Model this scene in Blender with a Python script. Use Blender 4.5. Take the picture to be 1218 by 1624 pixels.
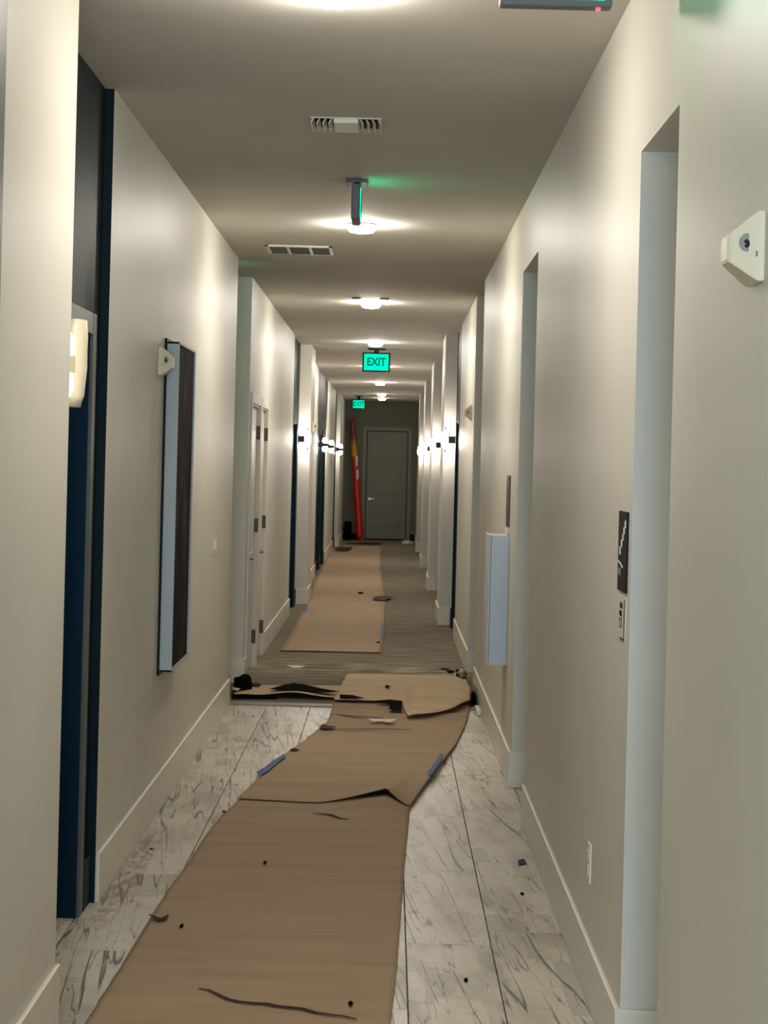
import bpy, bmesh, math, random
from mathutils import Vector, Matrix, noise
random.seed(7)
for o in list(bpy.data.objects): bpy.data.objects.remove(o)
C = bpy.context.scene.collection
S = bpy.context.scene

# ------------------------------------------------------------ camera, world, light, exposure
EYE, FPX, HC = 1.67, 3000.0, 3.05            # eye height, focal length in pixels of the 1218x1624 frame, ceiling height
cam = bpy.data.cameras.new('camera'); camo = bpy.data.objects.new('camera', cam); C.objects.link(camo)
cam.sensor_fit = 'VERTICAL'; cam.sensor_height = 24.0; cam.lens = 24.0 * FPX / 1624.0
camo.matrix_world = Matrix.Translation((0, 0, EYE)) @ Matrix.Rotation(math.radians(90), 4, 'X') @ Matrix.Rotation(0.025, 4, 'Z')
cam.shift_x = -9.0 / 1624; cam.shift_y = -75.5 / 1624
cam.clip_start = 0.05; cam.clip_end = 200
S.camera = camo
S.view_settings.view_transform = 'Standard'; S.view_settings.look = 'None'
S.view_settings.gamma = 1.0; S.view_settings.use_curve_mapping = False
S.view_settings.exposure = 0.55
w = bpy.data.worlds.new('world'); S.world = w; w.use_nodes = True
w.node_tree.nodes['Background'].inputs[0].default_value = (0.55, 0.62, 0.75, 1)
w.node_tree.nodes['Background'].inputs[1].default_value = 0.05
# daylight from the lobby window behind the photographer
def area(name, loc, rot, sx, sy, power, col):
    l = bpy.data.lights.new(name, 'AREA'); l.shape = 'RECTANGLE'; l.size = sx; l.size_y = sy
    l.energy = power; l.color = col
    o = bpy.data.objects.new(name, l); C.objects.link(o); o.location = loc; o.rotation_euler = rot
    return o
area('lobby_daylight', (-0.1, -3.6, 1.6), (math.radians(90), 0, 0), 1.4, 2.0, 165, (0.60, 0.79, 1.0))
LAMP_E, SCONCE_E, EXIT_E = 208.0, 68.0, 1.1

# ------------------------------------------------------------ materials
def srgb(r, g, b):
    f = lambda c: (c/255/12.92) if c/255 <= .04045 else ((c/255+.055)/1.055)**2.4
    return (f(r), f(g), f(b), 1)
def new_mat(name, col, rough=.5, metal=0, spec=.5):
    m = bpy.data.materials.new(name); m.use_nodes = True
    b = m.node_tree.nodes['Principled BSDF']
    b.inputs['Base Color'].default_value = col; b.inputs['Roughness'].default_value = rough
    b.inputs['Metallic'].default_value = metal; b.inputs['Specular IOR Level'].default_value = spec
    return m, m.node_tree, b
def N(nt, t, **kw):
    n = nt.nodes.new(t)
    for k, v in kw.items(): setattr(n, k, v)
    return n
def math_node(nt, op, a, b=None):
    n = N(nt, 'ShaderNodeMath', operation=op)
    for i, x in enumerate((a, b)):
        if x is None: continue
        if isinstance(x, (int, float)): n.inputs[i].default_value = x
        else: nt.links.new(x, n.inputs[i])
    return n.outputs[0]
def ramp(nt, src, stops):
    n = N(nt, 'ShaderNodeValToRGB'); nt.links.new(src, n.inputs[0])
    e = n.color_ramp.elements
    while len(e) < len(stops): e.new(.5)
    for k, (p, c) in enumerate(stops):
        e[k].position = p; e[k].color = c if isinstance(c, tuple) else (c, c, c, 1)
    return n.outputs[0]
def mixc(nt, fac, a, b, mode='MIX'):
    n = N(nt, 'ShaderNodeMix', data_type='RGBA', blend_type=mode)
    for sock, x in ((n.inputs[0], fac), (n.inputs[6], a), (n.inputs[7], b)):
        if isinstance(x, (int, float, tuple)): sock.default_value = x
        else: nt.links.new(x, sock)
    return n.outputs[2]
def pos(nt, sx, sy, sz, off=None):
    g = N(nt, 'ShaderNodeNewGeometry'); mp = N(nt, 'ShaderNodeMapping')
    mp.inputs['Scale'].default_value = (sx, sy, sz)
    nt.links.new(g.outputs['Position'], mp.inputs['Vector'])
    if off is not None: nt.links.new(off, mp.inputs['Location'])
    return mp.outputs[0]
def noise_n(nt, vec, scale, detail=3, rough=.5):
    n = N(nt, 'ShaderNodeTexNoise'); n.inputs['Scale'].default_value = scale
    n.inputs['Detail'].default_value = detail; n.inputs['Roughness'].default_value = rough
    nt.links.new(vec, n.inputs['Vector']); return n.outputs[0]
def bump(nt, b, h, strength, dist=.002):
    n = N(nt, 'ShaderNodeBump'); n.inputs['Strength'].default_value = strength; n.inputs['Distance'].default_value = dist
    nt.links.new(h, n.inputs['Height']); nt.links.new(n.outputs[0], b.inputs['Normal'])

def paint(name, col, rough, spec=.5, peel=.25):
    m, nt, b = new_mat(name, col, rough, 0, spec)
    v = pos(nt, 1, 1, 1)
    n1 = noise_n(nt, v, 1.3, 4); n2 = noise_n(nt, v, 160, 2)
    dark = tuple(c*.93 for c in col[:3]) + (1,)
    nt.links.new(mixc(nt, ramp(nt, n1, [(.35, 0.), (.65, 1.)]), dark, col), b.inputs['Base Color'])
    bump(nt, b, n2, peel, .001)
    return m
M = {}
M['wall'] = paint('wall_paint', srgb(217, 214, 202), .45, .25)
M['ceiling'] = paint('ceiling_paint', srgb(216, 211, 200), .85, .03)
M['trim'] = paint('trim_paint', srgb(228, 223, 208), .38, .4, .05)
M['teal'] = paint('teal_paint', srgb(10, 30, 38), .5, .12)
M['navy'] = paint('navy_door_paint', srgb(2, 36, 58), .45, .15, .05)
M['teal_trim'] = paint('grey_teal_casing_paint', srgb(80, 90, 90), .4, .5, .05)
M['door'] = paint('white_door_paint', srgb(214, 210, 200), .35, .5, .05)
M['end'] = paint('end_wall_paint', srgb(112, 112, 97), .6, .3)
M['enddoor'] = paint('end_door_paint', srgb(128, 132, 118), .5, .4, .05)
M['plastic'] = new_mat('white_plastic', srgb(222, 210, 184), .35)[0]
M['plastic_shade'] = new_mat('grey_plastic', srgb(150, 155, 155), .3)[0]
M['steel_box'] = paint('white_enamelled_steel', srgb(196, 204, 214), .35, .5, .03)
M['frame'] = paint('pale_blue_grey_frame', srgb(176, 188, 192), .5, .4, .05)
M['black'] = new_mat('black_plastic', (.004, .004, .005, 1), .5, 0, .15)[0]
M['darkmetal'] = new_mat('dark_bronze_metal', srgb(58, 50, 42), .35, .8)[0]
M['nickel'] = new_mat('brushed_nickel', srgb(150, 142, 125), .3, .9)[0]
M['hinge'] = new_mat('aged_bronze_hinge', srgb(92, 80, 64), .5, .5)[0]
M['white'] = new_mat('white_print', srgb(225, 225, 220), .5)[0]
M['grey'] = new_mat('grey_enamel', srgb(100, 104, 102), .5)[0]
M['slot'] = new_mat('dark_duct', (.004, .004, .004, 1), .9)[0]
M['sign_grey'] = new_mat('grey_sign_print', srgb(125, 125, 135), .5)[0]

def emis(name, col, st):
    m = bpy.data.materials.new(name); m.use_nodes = True; nt = m.node_tree; nt.nodes.clear()
    e = N(nt, 'ShaderNodeEmission'); e.inputs[0].default_value = col; e.inputs[1].default_value = st
    o = N(nt, 'ShaderNodeOutputMaterial'); nt.links.new(e.outputs[0], o.inputs[0]); return m
M['lamp'] = emis('lamp_lens_glow', (1, .925, .825, 1), LAMP_E)
M['lamp_far'] = emis('lamp_lens_glow_far', (1, .925, .825, 1), LAMP_E*.25)
M['sconce_glow'] = emis('frosted_glass_glow', (1, .89, .79, 1), SCONCE_E)
M['sconce_near'] = emis('frosted_glass_glow_under_film', (1, .89, .79, 1), 5.0)
M['exit'] = emis('exit_green_glow', (0.0, .85, .42, 1), EXIT_E)
M['exit_near'] = emis('exit_green_glow_near', (0.0, .85, .38, 1), 5.0)
M['exit_side'] = emis('exit_green_glow_side', (0.0, .85, .40, 1), 6.0)
M['exit_letter'] = emis('exit_letter_glow', (0.0, .12, .09, 1), 1.0)
M['led'] = emis('red_led', (1, .05, .08, 1), 3.0)

def tile_mat():
    m, nt, b = new_mat('marble_look_tile', (.5, .45, .37, 1), .4, 0, .35)
    oi = N(nt, 'ShaderNodeObjectInfo')
    mul = N(nt, 'ShaderNodeVectorMath', operation='SCALE'); mul.inputs[0].default_value = (17, 31, 5)
    nt.links.new(oi.outputs['Random'], mul.inputs['Scale']); off = mul.outputs[0]
    # skewed coordinates: veins run along the plank, leaning a little
    g = N(nt, 'ShaderNodeNewGeometry'); sp = N(nt, 'ShaderNodeSeparateXYZ'); nt.links.new(g.outputs['Position'], sp.inputs[0])
    xs = math_node(nt, 'ADD', sp.outputs[0], math_node(nt, 'MULTIPLY', sp.outputs[1], .085))
    cb = N(nt, 'ShaderNodeCombineXYZ'); nt.links.new(xs, cb.inputs[0]); nt.links.new(sp.outputs[1], cb.inputs[1])
    def mapped(sx, sy):
        mp = N(nt, 'ShaderNodeMapping'); mp.inputs['Scale'].default_value = (sx, sy, 1)
        nt.links.new(cb.outputs[0], mp.inputs['Vector']); nt.links.new(off, mp.inputs['Location']); return mp.outputs[0]
    cloud = noise_n(nt, mapped(4, 1.0), 1.5, 5, .6)
    base = ramp(nt, cloud, [(.32, srgb(172, 163, 146)), (.5, srgb(204, 196, 178)), (.72, srgb(218, 211, 196))])
    # blocky grey patches
    vo = N(nt, 'ShaderNodeTexVoronoi', distance='CHEBYCHEV'); vo.inputs['Scale'].default_value = 1.0
    vo.inputs['Randomness'].default_value = .5
    nt.links.new(pos(nt, 11, 3.0, .01, off), vo.inputs['Vector'])
    pat = ramp(nt, vo.outputs['Color'], [(.0, 1.), (.30, .75), (.42, 0.), (1., 0.)])
    pm = math_node(nt, 'MULTIPLY', pat, ramp(nt, noise_n(nt, mapped(7, 2), 1.3, 3), [(.36, 0.), (.52, 1.)]))
    base = mixc(nt, math_node(nt, 'MULTIPLY', pm, .42), base, srgb(126, 120, 112))
    # thin dark veins
    def vein(sx, sy, w, seed):
        n = noise_n(nt, mapped(sx, sy), 1.0 + seed, 1.6, .5)
        d = math_node(nt, 'ABSOLUTE', math_node(nt, 'SUBTRACT', n, .5))
        return ramp(nt, d, [(0., 1.), (w, .55), (w*2.2, 0.), (1., 0.)])
    gate = ramp(nt, noise_n(nt, mapped(5, 1.2), 2.1, 2), [(.38, 0.), (.48, 1.)])
    gate2 = ramp(nt, noise_n(nt, mapped(4, 1.5), 3.1, 2), [(.40, 0.), (.52, 1.)])
    v1 = math_node(nt, 'MULTIPLY', vein(10, .38, .0075, 0), gate)
    v2 = math_node(nt, 'MULTIPLY', vein(16, .75, .0065, .37), gate2)
    base = mixc(nt, math_node(nt, 'MULTIPLY', v1, .95), base, srgb(44, 38, 32))
    base = mixc(nt, math_node(nt, 'MULTIPLY', v2, .85), base, srgb(66, 58, 50))
    # faint cross crazing
    v3 = math_node(nt, 'MULTIPLY', vein(3, 5, .004, .7), gate2)
    base = mixc(nt, math_node(nt, 'MULTIPLY', v3, .6), base, srgb(120, 104, 84))
    # brown dust stain along the left baseboard
    dx = math_node(nt, 'ABSOLUTE', math_node(nt, 'ADD', sp.outputs[0], 1.0))
    dy = math_node(nt, 'ABSOLUTE', math_node(nt, 'SUBTRACT', sp.outputs[1], 7.65))
    st = math_node(nt, 'MULTIPLY', ramp(nt, dx, [(.0, 1.), (.035, .8), (.06, 0.)]), ramp(nt, dy, [(.0, 1.), (.7, .8), (1., 0.)]))
    st = math_node(nt, 'MULTIPLY', st, ramp(nt, noise_n(nt, pos(nt, 12, 4, 1), 2.5, 4), [(.42, 0.), (.58, 1.)]))
    base = mixc(nt, math_node(nt, 'MULTIPLY', st, .75), base, srgb(120, 92, 58))
    nt.links.new(base, b.inputs['Base Color'])
    bump(nt, b, cloud, .1)
    return m
M['tile'] = tile_mat()
M['grout'] = new_mat('dark_grout', srgb(96, 84, 70), .9)[0]
def carpet_mat():
    m, nt, b = new_mat('grey_brown_carpet', (.1, .1, .08, 1), .95, 0, .1)
    n1 = noise_n(nt, pos(nt, 1.2, 5, 1), 2.4, 6, .65); n2 = noise_n(nt, pos(nt, 1, 1, 1), 220, 2)
    n3 = noise_n(nt, pos(nt, 1, 1.4, 1), 1.1, 3)
    c = ramp(nt, n1, [(.33, srgb(98, 91, 77)), (.5, srgb(124, 116, 100)), (.68, srgb(150, 141, 124))])
    c = mixc(nt, ramp(nt, n3, [(.35, 0.), (.7, .5)]), c, srgb(136, 128, 110))
    # pale streaky patches over the carpet near the threshold
    g = N(nt, 'ShaderNodeNewGeometry'); sp = N(nt, 'ShaderNodeSeparateXYZ'); nt.links.new(g.outputs['Position'], sp.inputs[0])
    d = math_node(nt, 'ABSOLUTE', math_node(nt, 'SUBTRACT', sp.outputs[1], 15.3))
    dm = math_node(nt, 'MULTIPLY', ramp(nt, d, [(.0, 1.), (.7, 0.)]), ramp(nt, noise_n(nt, pos(nt, 1.5, 6, 1), 2, 5), [(.45, 0.), (.6, .9)]))
    c = mixc(nt, dm, c, srgb(186, 176, 150))
    nt.links.new(c, b.inputs['Base Color']); bump(nt, b, n2, .6, .004)
    return m
M['carpet'] = carpet_mat()
def kraft(name, col, k=1.0):
    m, nt, b = new_mat(name, col, .8, 0, .2)
    n1 = noise_n(nt, pos(nt, .7, 5, 1), 1.6, 5, .6); n2 = noise_n(nt, pos(nt, 1.5, 30, 1), 3.0, 3)
    n4 = noise_n(nt, pos(nt, 1, 1, 1), 60, 3)
    lo = tuple(c*.86 for c in col[:3])+(1,); hi = tuple(min(1, c*1.08) for c in col[:3])+(1,)
    c = ramp(nt, n1, [(.3, lo), (.5, col), (.72, hi)])
    c = mixc(nt, ramp(nt, n2, [(.5, 0.), (.8, .2)]), c, tuple(c_*.75 for c_ in col[:3])+(1,))
    nt.links.new(c, b.inputs['Base Color']); bump(nt, b, n4, .3, .002)
    return m
M['kraft'] = kraft('brown_kraft_paper', srgb(168, 144, 116))
M['kraft_lit'] = kraft('lit_kraft_paper', srgb(208, 182, 148))  # paler copy of the kraft: stronger light put into the colour
M['kraft_dark'] = kraft('dark_brown_paper', srgb(62, 38, 26))  # dark brown for torn scraps, tear lines and painted creases
M['tape'] = new_mat('blue_masking_tape', srgb(80, 104, 146), .7, 0, .2)[0]
M['navychip'] = new_mat('navy_chip', srgb(10, 16, 88), .6, 0, .1)[0]
M['paperwhite'] = new_mat('white_paper', srgb(225, 220, 205), .7)[0]
M['threshold'] = paint('grey_threshold', srgb(132, 126, 110), .5)
M['rag'] = new_mat('black_cloth_and_gap', (.003, .0025, .002, 1), .95, 0, .02)[0]  # flat black for the rag, dark bits and painted gap shade
def art_mat():
    m, nt, b = new_mat('dark_abstract_canvas', (.03, .02, .02, 1), .8, 0, .05)
    a = noise_n(nt, pos(nt, 1, 2.2, .9), 2.6, 6, .7); c2 = noise_n(nt, pos(nt, 1, 3, 1.4), 2.0, 4)
    c = ramp(nt, a, [(.35, srgb(14, 12, 13)), (.52, srgb(40, 31, 30)), (.7, srgb(84, 64, 54))])
    c = mixc(nt, ramp(nt, c2, [(.45, 0.), (.7, .6)]), c, srgb(34, 32, 36))
    nt.links.new(c, b.inputs['Base Color']); return m
M['art'] = art_mat()
def red_mat():
    m, nt, b = new_mat('red_wrap', srgb(190, 20, 8), .35, 0, .5)
    g = N(nt, 'ShaderNodeNewGeometry'); sp = N(nt, 'ShaderNodeSeparateXYZ'); nt.links.new(g.outputs['Position'], sp.inputs[0])
    n = noise_n(nt, pos(nt, 9, 9, 3), 1.5, 3)
    z = math_node(nt, 'ADD', math_node(nt, 'MULTIPLY', math_node(nt, 'ADD', sp.outputs[2], math_node(nt, 'MULTIPLY', n, .3)), .33), -.04)
    c = ramp(nt, z, [(.0, srgb(190, 20, 8)), (.59, srgb(190, 22, 8)), (.62, srgb(214, 150, 30)), (.68, srgb(196, 130, 60)), (.76, srgb(120, 48, 20)), (1., srgb(150, 96, 50))])
    nt.links.new(c, b.inputs['Base Color']); return m
M['red'] = red_mat()

# ------------------------------------------------------------ mesh helpers
def bx(bm, x0, x1, y0, y1, z0, z1, bev=0):
    x0, x1 = sorted((x0, x1)); y0, y1 = sorted((y0, y1)); z0, z1 = sorted((z0, z1))
    r = bmesh.ops.create_cube(bm, size=1)
    for v in r['verts']:
        v.co = Vector(((x0+x1)/2 + v.co.x*(x1-x0), (y0+y1)/2 + v.co.y*(y1-y0), (z0+z1)/2 + v.co.z*(z1-z0)))
    if bev:
        es = list({e for v in r['verts'] for e in v.link_edges})
        bmesh.ops.bevel(bm, geom=es, offset=bev, segments=2, affect='EDGES', profile=.5)
def cyl(bm, c, r0, r1, h, axis='Z', seg=24, cap=True):
    r = bmesh.ops.create_cone(bm, cap_ends=cap, segments=seg, radius1=r0, radius2=r1, depth=h)
    rot = {'Z': Matrix(), 'X': Matrix.Rotation(math.pi/2, 4, 'Y'), 'Y': Matrix.Rotation(-math.pi/2, 4, 'X')}[axis]
    bmesh.ops.transform(bm, matrix=Matrix.Translation(c) @ rot, verts=r['verts'])
def lathe(bm, prof, c, seg=28):
    rings = []
    for r, z in prof:
        rings.append([bm.verts.new((c[0]+r*math.cos(2*math.pi*i/seg), c[1]+r*math.sin(2*math.pi*i/seg), c[2]+z)) for i in range(seg)] if r > 1e-5 else [bm.verts.new((c[0], c[1], c[2]+z))])
    for a, b in zip(rings, rings[1:]):
        for i in range(seg):
            j = (i+1) % seg
            if len(a) == 1: bm.faces.new((a[0], b[i], b[j]))
            elif len(b) == 1: bm.faces.new((a[i], a[j], b[0]))
            else: bm.faces.new((a[i], a[j], b[j], b[i]))
    bmesh.ops.recalc_face_normals(bm, faces=bm.faces)
def obj(name, bm, mat, parent=None, smooth=False, label=None):
    me = bpy.data.meshes.new(name); bmesh.ops.recalc_face_normals(bm, faces=bm.faces); bm.to_mesh(me); bm.free()
    me.materials.append(mat)
    if smooth:
        for p in me.polygons: p.use_smooth = True
    o = bpy.data.objects.new(name, me); C.objects.link(o)
    if parent is not None:
        o.parent = parent
        root = parent
        off = Vector((0, 0, 0))
        while root is not None: off += root.location; root = root.parent
        if not parent.get('_local'): o.matrix_parent_inverse = Matrix.Translation(-off)
    if label: o['label'] = label
    return o
def tag(o, label, cat, group=None, kind=None):
    if label: o['label'] = label
    if cat: o['category'] = cat
    if group: o['group'] = group
    if kind: o['kind'] = kind
    return o
def thing(name, label, cat, loc=(0, 0, 0), group=None, rz=0):
    o = bpy.data.objects.new(name, None); C.objects.link(o); o.location = loc; o.rotation_euler = (0, 0, rz)
    o.empty_display_size = .1
    return tag(o, label, cat, group)
def struct(name, bm, mat, parent=None, label=None):
    o = obj(name, bm, mat, parent)
    if parent is None: tag(o, label or name.replace('_', ' '), 'setting', None, 'structure')
    if parent is None and 'category' in o: del o['category']
    return o
def new(): return bmesh.new()
def copy_tree(o, parent=None):
    c = o.copy(); C.objects.link(c)
    if parent is not None: c.parent = parent
    for ch in list(o.children): copy_tree(ch, c)
    return c

# ------------------------------------------------------------ the corridor shell
LW, LT, LP = -1.065, -1.098, -0.943          # left wall, teal recess, pilaster planes
RW, RT, RP = 0.673, 0.684, 0.557
LF = -1.080                                  # shallower teal recesses farther down the left side
OUT = 2.5
DH = 2.12
# (kind, plane, y0, y1, holes)
LEFT = [('w', LP, -4.0, 5.54, []), ('t', LT, 5.54, 7.09, [(5.95, 6.86)]), ('w', LW, 7.09, 12.88, []), ('open', 0, 12.88, 14.2, HC),
        ('w', LW, 14.2, 20.6, [(14.42, 15.34), (15.54, 16.28)]), ('t', LF, 20.6, 22.2, [(20.78, 21.66)]), ('w', LP, 22.2, 23.3, []),
        ('w', LW, 23.3, 27.6, []), ('t', LF, 27.6, 31.7, [(28.62, 29.4), (30.1, 31.0)]), ('w', LW, 31.7, 36.3, []),
        ('t', LF, 36.3, 37.7, [(36.4, 37.1)]), ('w', -1.0, 37.7, 41.6, [])]
RIGHT = [('w', RW, -4.0, 4.53, []), ('open', 0, 4.53, 5.22, 2.55), ('w', RW, 5.22, 8.88, []), ('open', 0, 8.88, 9.88, 2.69),
         ('w', RW, 9.88, 14.03, []), ('open', 0, 14.03, 15.3, HC), ('w', RW, 15.3, 18.45, []), ('t', RT, 18.45, 19.8, [(18.58, 19.36)]),
         ('w', RP, 19.8, 20.9, []), ('w', RW, 20.9, 23.9, []), ('t', RT, 23.9, 25.2, [(24.02, 24.8)]), ('w', RP, 25.2, 26.3, []),
         ('w', RW, 26.3, 29.5, []), ('t', RT, 29.5, 30.8, [(29.62, 30.4)]), ('w', RP, 30.8, 31.9, []), ('w', RW, 31.9, 35.0, []),
         ('t', RT, 35.0, 36.3, [(35.12, 35.9)]), ('w', RP, 36.3, 37.4, []), ('w', .60, 37.4, 41.6, [])]
doors = []
def build_wall(side, segs, sgn):
    white = new(); teal = new(); bb = new(); tb = new()
    BT, BH = .016, .185
    for n, (k, x, y0, y1, extra) in enumerate(segs):
        if k == 'open':
            if extra < HC: bx(white, sgn*RW if sgn > 0 else LW, sgn*OUT, y0, y1, extra, HC+.05)
            bx(white, sgn*(OUT-.05), sgn*(OUT+.15), y0-.1, y1+.1, -.02, HC+.05)
            # baseboard returns on the far jamb
            jx = RW if sgn > 0 else LW
            bx(bb, jx - sgn*BT, sgn*(OUT-.06), y1-BT, y1, 0, BH, .004)
            continue
        bm_ = teal if k == 't' else white; b_ = tb if k == 't' else bb
        ys = y0
        for (ha, hb) in extra:
            bx(bm_, x, sgn*OUT, ys, ha, -.02, HC+.05); bx(bm_, x, sgn*OUT, ha, hb, DH, HC+.05)
            bx(bm_, x + sgn*.2, sgn*OUT, ha, hb, -.02, DH)
            if ha - ys > .12: bx(b_, x, x - sgn*BT, ys, ha-.075, 0, BH, .004)
            doors.append((side, sgn, k, x, ha, hb)); ys = hb
        bx(bm_, x, sgn*OUT, ys, y1, -.02, HC+.05)
        a = ys + (.075 if extra else 0)
        if y1 - a > .02: bx(b_, x, x - sgn*BT, a, y1, 0, BH, .004)
        # facing return of a projecting section (baseboard on the side towards the camera)
        prev = segs[n-1] if n else None
        if prev and prev[0] != 'open' and abs(prev[1]) > abs(x) + .02:
            if abs(prev[1]) - abs(x) > .06: bx(bb, x - sgn*BT, prev[1], y0-BT, y0, 0, BH, .004)
            else: bx(teal, x + sgn*.0005, prev[1], y0-.003, y0, 0, HC)      # navy painted return
    struct('wall_'+side, white, M['wall'], label='off-white painted corridor wall, %s side' % side)
    struct('wall_'+side, teal, M['teal'], label='dark teal painted door recesses, %s side' % side)
    struct('baseboard_'+side, bb, M['trim'], label='tall off-white baseboard, %s side' % side)
    struct('baseboard_'+side, tb, M['teal'], label='dark teal baseboard in the recesses, %s side' % side)
build_wall('left', LEFT, -1); build_wall('right', RIGHT, 1)
b = new(); bx(b, -OUT-.2, OUT+.2, -4.1, 42.0, HC, HC+.15); struct('ceiling', b, M['ceiling'], label='smooth painted corridor ceiling')
b = new(); bx(b, -OUT, OUT, -4.15, -4.0, -.02, HC+.05); struct('wall_near', b, M['wall'], label='wall behind the photographer')
b = new()
EX0, EX1 = -.52, .40
bx(b, -OUT, EX0, 41.6, 41.8, -.02, HC+.05); bx(b, EX1, OUT, 41.6, 41.8, -.02, HC+.05); bx(b, EX0, EX1, 41.6, 41.8, 2.41, HC+.05)
bx(b, EX0-.1, EX1+.1, 41.8, 41.95, -.02, HC)
wf = struct('wall_far', b, M['end'], label='dark taupe end wall of the corridor')
b = new(); bx(b, -.985, EX0-.08, 41.585, 41.6, 0, .14); bx(b, EX1+.08, .6, 41.585, 41.6, 0, .14); struct('baseboard_far', b, M['slot'], label='dark baseboard of the end wall')

# floor: slab, loose tiles as parts, carpet beyond the threshold
b = new(); bx(b, -OUT, OUT, -4.1, 12.93, -.15, -.008)
fl = struct('floor', b, M['grout'], label='marble-look plank tile floor of the near corridor')
b = new(); bx(b, -OUT, OUT, 13.06, 42.0, -.15, .004); struct('floor', b, M['carpet'], label='grey-brown carpet floor of the far corridor')
b = new(); bx(b, -OUT, OUT, 12.93, 13.06, -.15, .008, .004); struct('trim_1', b, M['threshold'], label='grey threshold strip between tile and carpet')
xs = [-1.395, -1.098, -.798, -.5, -.2, .098, .396, .694, .99]
shared = {}
for i in range(len(xs)-1):
    y = -4.0 + (.61*(i % 2)) + .2*(i % 3)
    ya = -4.05
    first = True
    while ya < 12.92:
        yb = min(y, 12.925); y += 1.2
        if yb - ya < .02: ya = yb; continue
        if yb < 1.0: ya = yb; continue
        wd = xs[i+1]-xs[i]-.004; ln = yb-ya-.003
        key = (round(wd, 3), round(ln, 3))
        if key not in shared:
            q = new(); bx(q, -wd/2, wd/2, -ln/2, ln/2, -.0085, 0, .0012)
            me = bpy.data.meshes.new('tile'); q.to_mesh(me); q.free(); me.materials.append(M['tile']); shared[key] = me
        t = bpy.data.objects.new('tile', shared[key]); C.objects.link(t); t.parent = fl
        t.location = ((xs[i]+xs[i+1])/2, (ya+yb)/2, 0); ya = yb
b = new(); bx(b, -OUT, xs[0]-.002, -4.1, 12.92, -.009, 0); bx(b, xs[-1]+.002, OUT, -4.1, 12.92, -.009, 0); bx(b, xs[0], xs[-1], -4.1, .8-.0, -.009, -.0005)
q = obj('tile_field', b, M['tile'], fl); q['kind'] = 'stuff'

# doors in the side walls
dn = 1
def lever(parent, x, y, z, sgn, ydir, mat=None):
    b = new(); s = -sgn
    cyl(b, (x + s*.006, y, z), .028, .028, .012, 'X', 20); cyl(b, (x + s*.03, y, z), .01, .01, .05, 'X', 12)
    bx(b, x + s*.045, x + s*.062, y, y + ydir*.11, z-.009, z+.009, .004)
    return obj('handle', b, mat or M['nickel'], parent)
for (side, sgn, k, x, ya, yb) in doors:
    navy = k == 't'
    b = new(); dx = x + sgn*(.14 if navy else .02)
    bx(b, dx, dx + sgn*.044, ya+.024, yb-.024, .012, DH-.024, .002)
    # raised panels
    for (za, zb) in ((.22, .95), (1.08, DH-.2)):
        bx(b, dx, dx - sgn*.006, ya+.14, yb-.14, za, zb, .003)
    d = struct('door_%d' % dn, b, M['navy' if navy else 'door'], label='%s corridor door' % ('dark navy recessed' if navy else 'white panelled')); dn += 1
    b = new()
    for zc in (.25, 1.15, 1.9): bx(b, x - sgn*.012, dx, yb-.026, yb-.002, zc-.055, zc+.055, .002)
    if not navy: obj('hinge', b, M['hinge'], d)
    else: b.free()
    lever(d, dx, ya+.09, .92, sgn, 1)
    b = new()      # jamb + casing
    cw, ct = .07, .014
    bx(b, x + sgn*.19, x - sgn*.001, ya, ya+.02, 0, DH); bx(b, x + sgn*.19, x - sgn*.001, yb-.02, yb, 0, DH); bx(b, x + sgn*.19, x - sgn*.001, ya, yb, DH-.02, DH)
    obj('jamb', b, M['navy' if navy else 'trim'], d)
    b = new()
    bx(b, x, x - sgn*ct, ya-cw, ya+.006, 0, DH+cw, .003); bx(b, x, x - sgn*ct, yb-.006, yb+cw, 0, DH+cw, .003); bx(b, x, x - sgn*(ct-.001), ya+.004, yb-.004, DH-.006, DH+cw, .002)
    obj('casing', b, M['teal_trim' if navy and ya < 7 else ('teal' if navy else 'trim')], d)
# end door
b = new()
bx(b, EX0+.02, EX1-.02, 41.66, 41.70, .03, 2.39, .003)
for (za, zb) in ((.28, .82), (1.02, 2.2)):
    for (xa, xb_) in ((EX0+.15, EX1-.15),):
        bx(b, xa, xb_, 41.652, 41.66, za, zb, .004)
d = struct('door_%d' % dn, b, M['enddoor'], label='closed grey-green panel door at the far end')
b = new()
bx(b, EX0-.08, EX0+.004, 41.585, 41.6, 0, 2.49, .003); bx(b, EX1-.004, EX1+.08, 41.585, 41.6, 0, 2.49, .003); bx(b, EX0+.003, EX1-.003, 41.587, 41.6, 2.405, 2.49, .003)
obj('casing', b, M['enddoor'], d)
b = new(); bx(b, EX0, EX1, 41.6, 41.70, 0, .03); obj('sill', b, M['slot'], d)
b = new(); cyl(b, (EX0+.09, 41.647, .90), .032, .032, .012, 'Y', 20); cyl(b, (EX0+.09, 41.625, .90), .011, .011, .05, 'Y', 12); bx(b, EX0+.08, EX0+.2, 41.60, 41.614, .892, .912, .004)
obj('handle', b, new_mat('bright_nickel', srgb(210, 205, 190), .3, .6)[0], d)
b = new()
for zc in (.3, .75, 1.25, 2.1): bx(b, EX1-.026, EX1-.004, 41.6, 41.66, zc-.06, zc+.06)
obj('hinge', b, M['darkmetal'], d)
# casing edge of a doorway beside the camera
b = new(); bx(b, LP-.001, LP+.012, 4.36, 4.48, 0, HC, .003); struct('trim_2', b, M['teal_trim'], label='grey-green casing edge at the near left')

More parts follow.
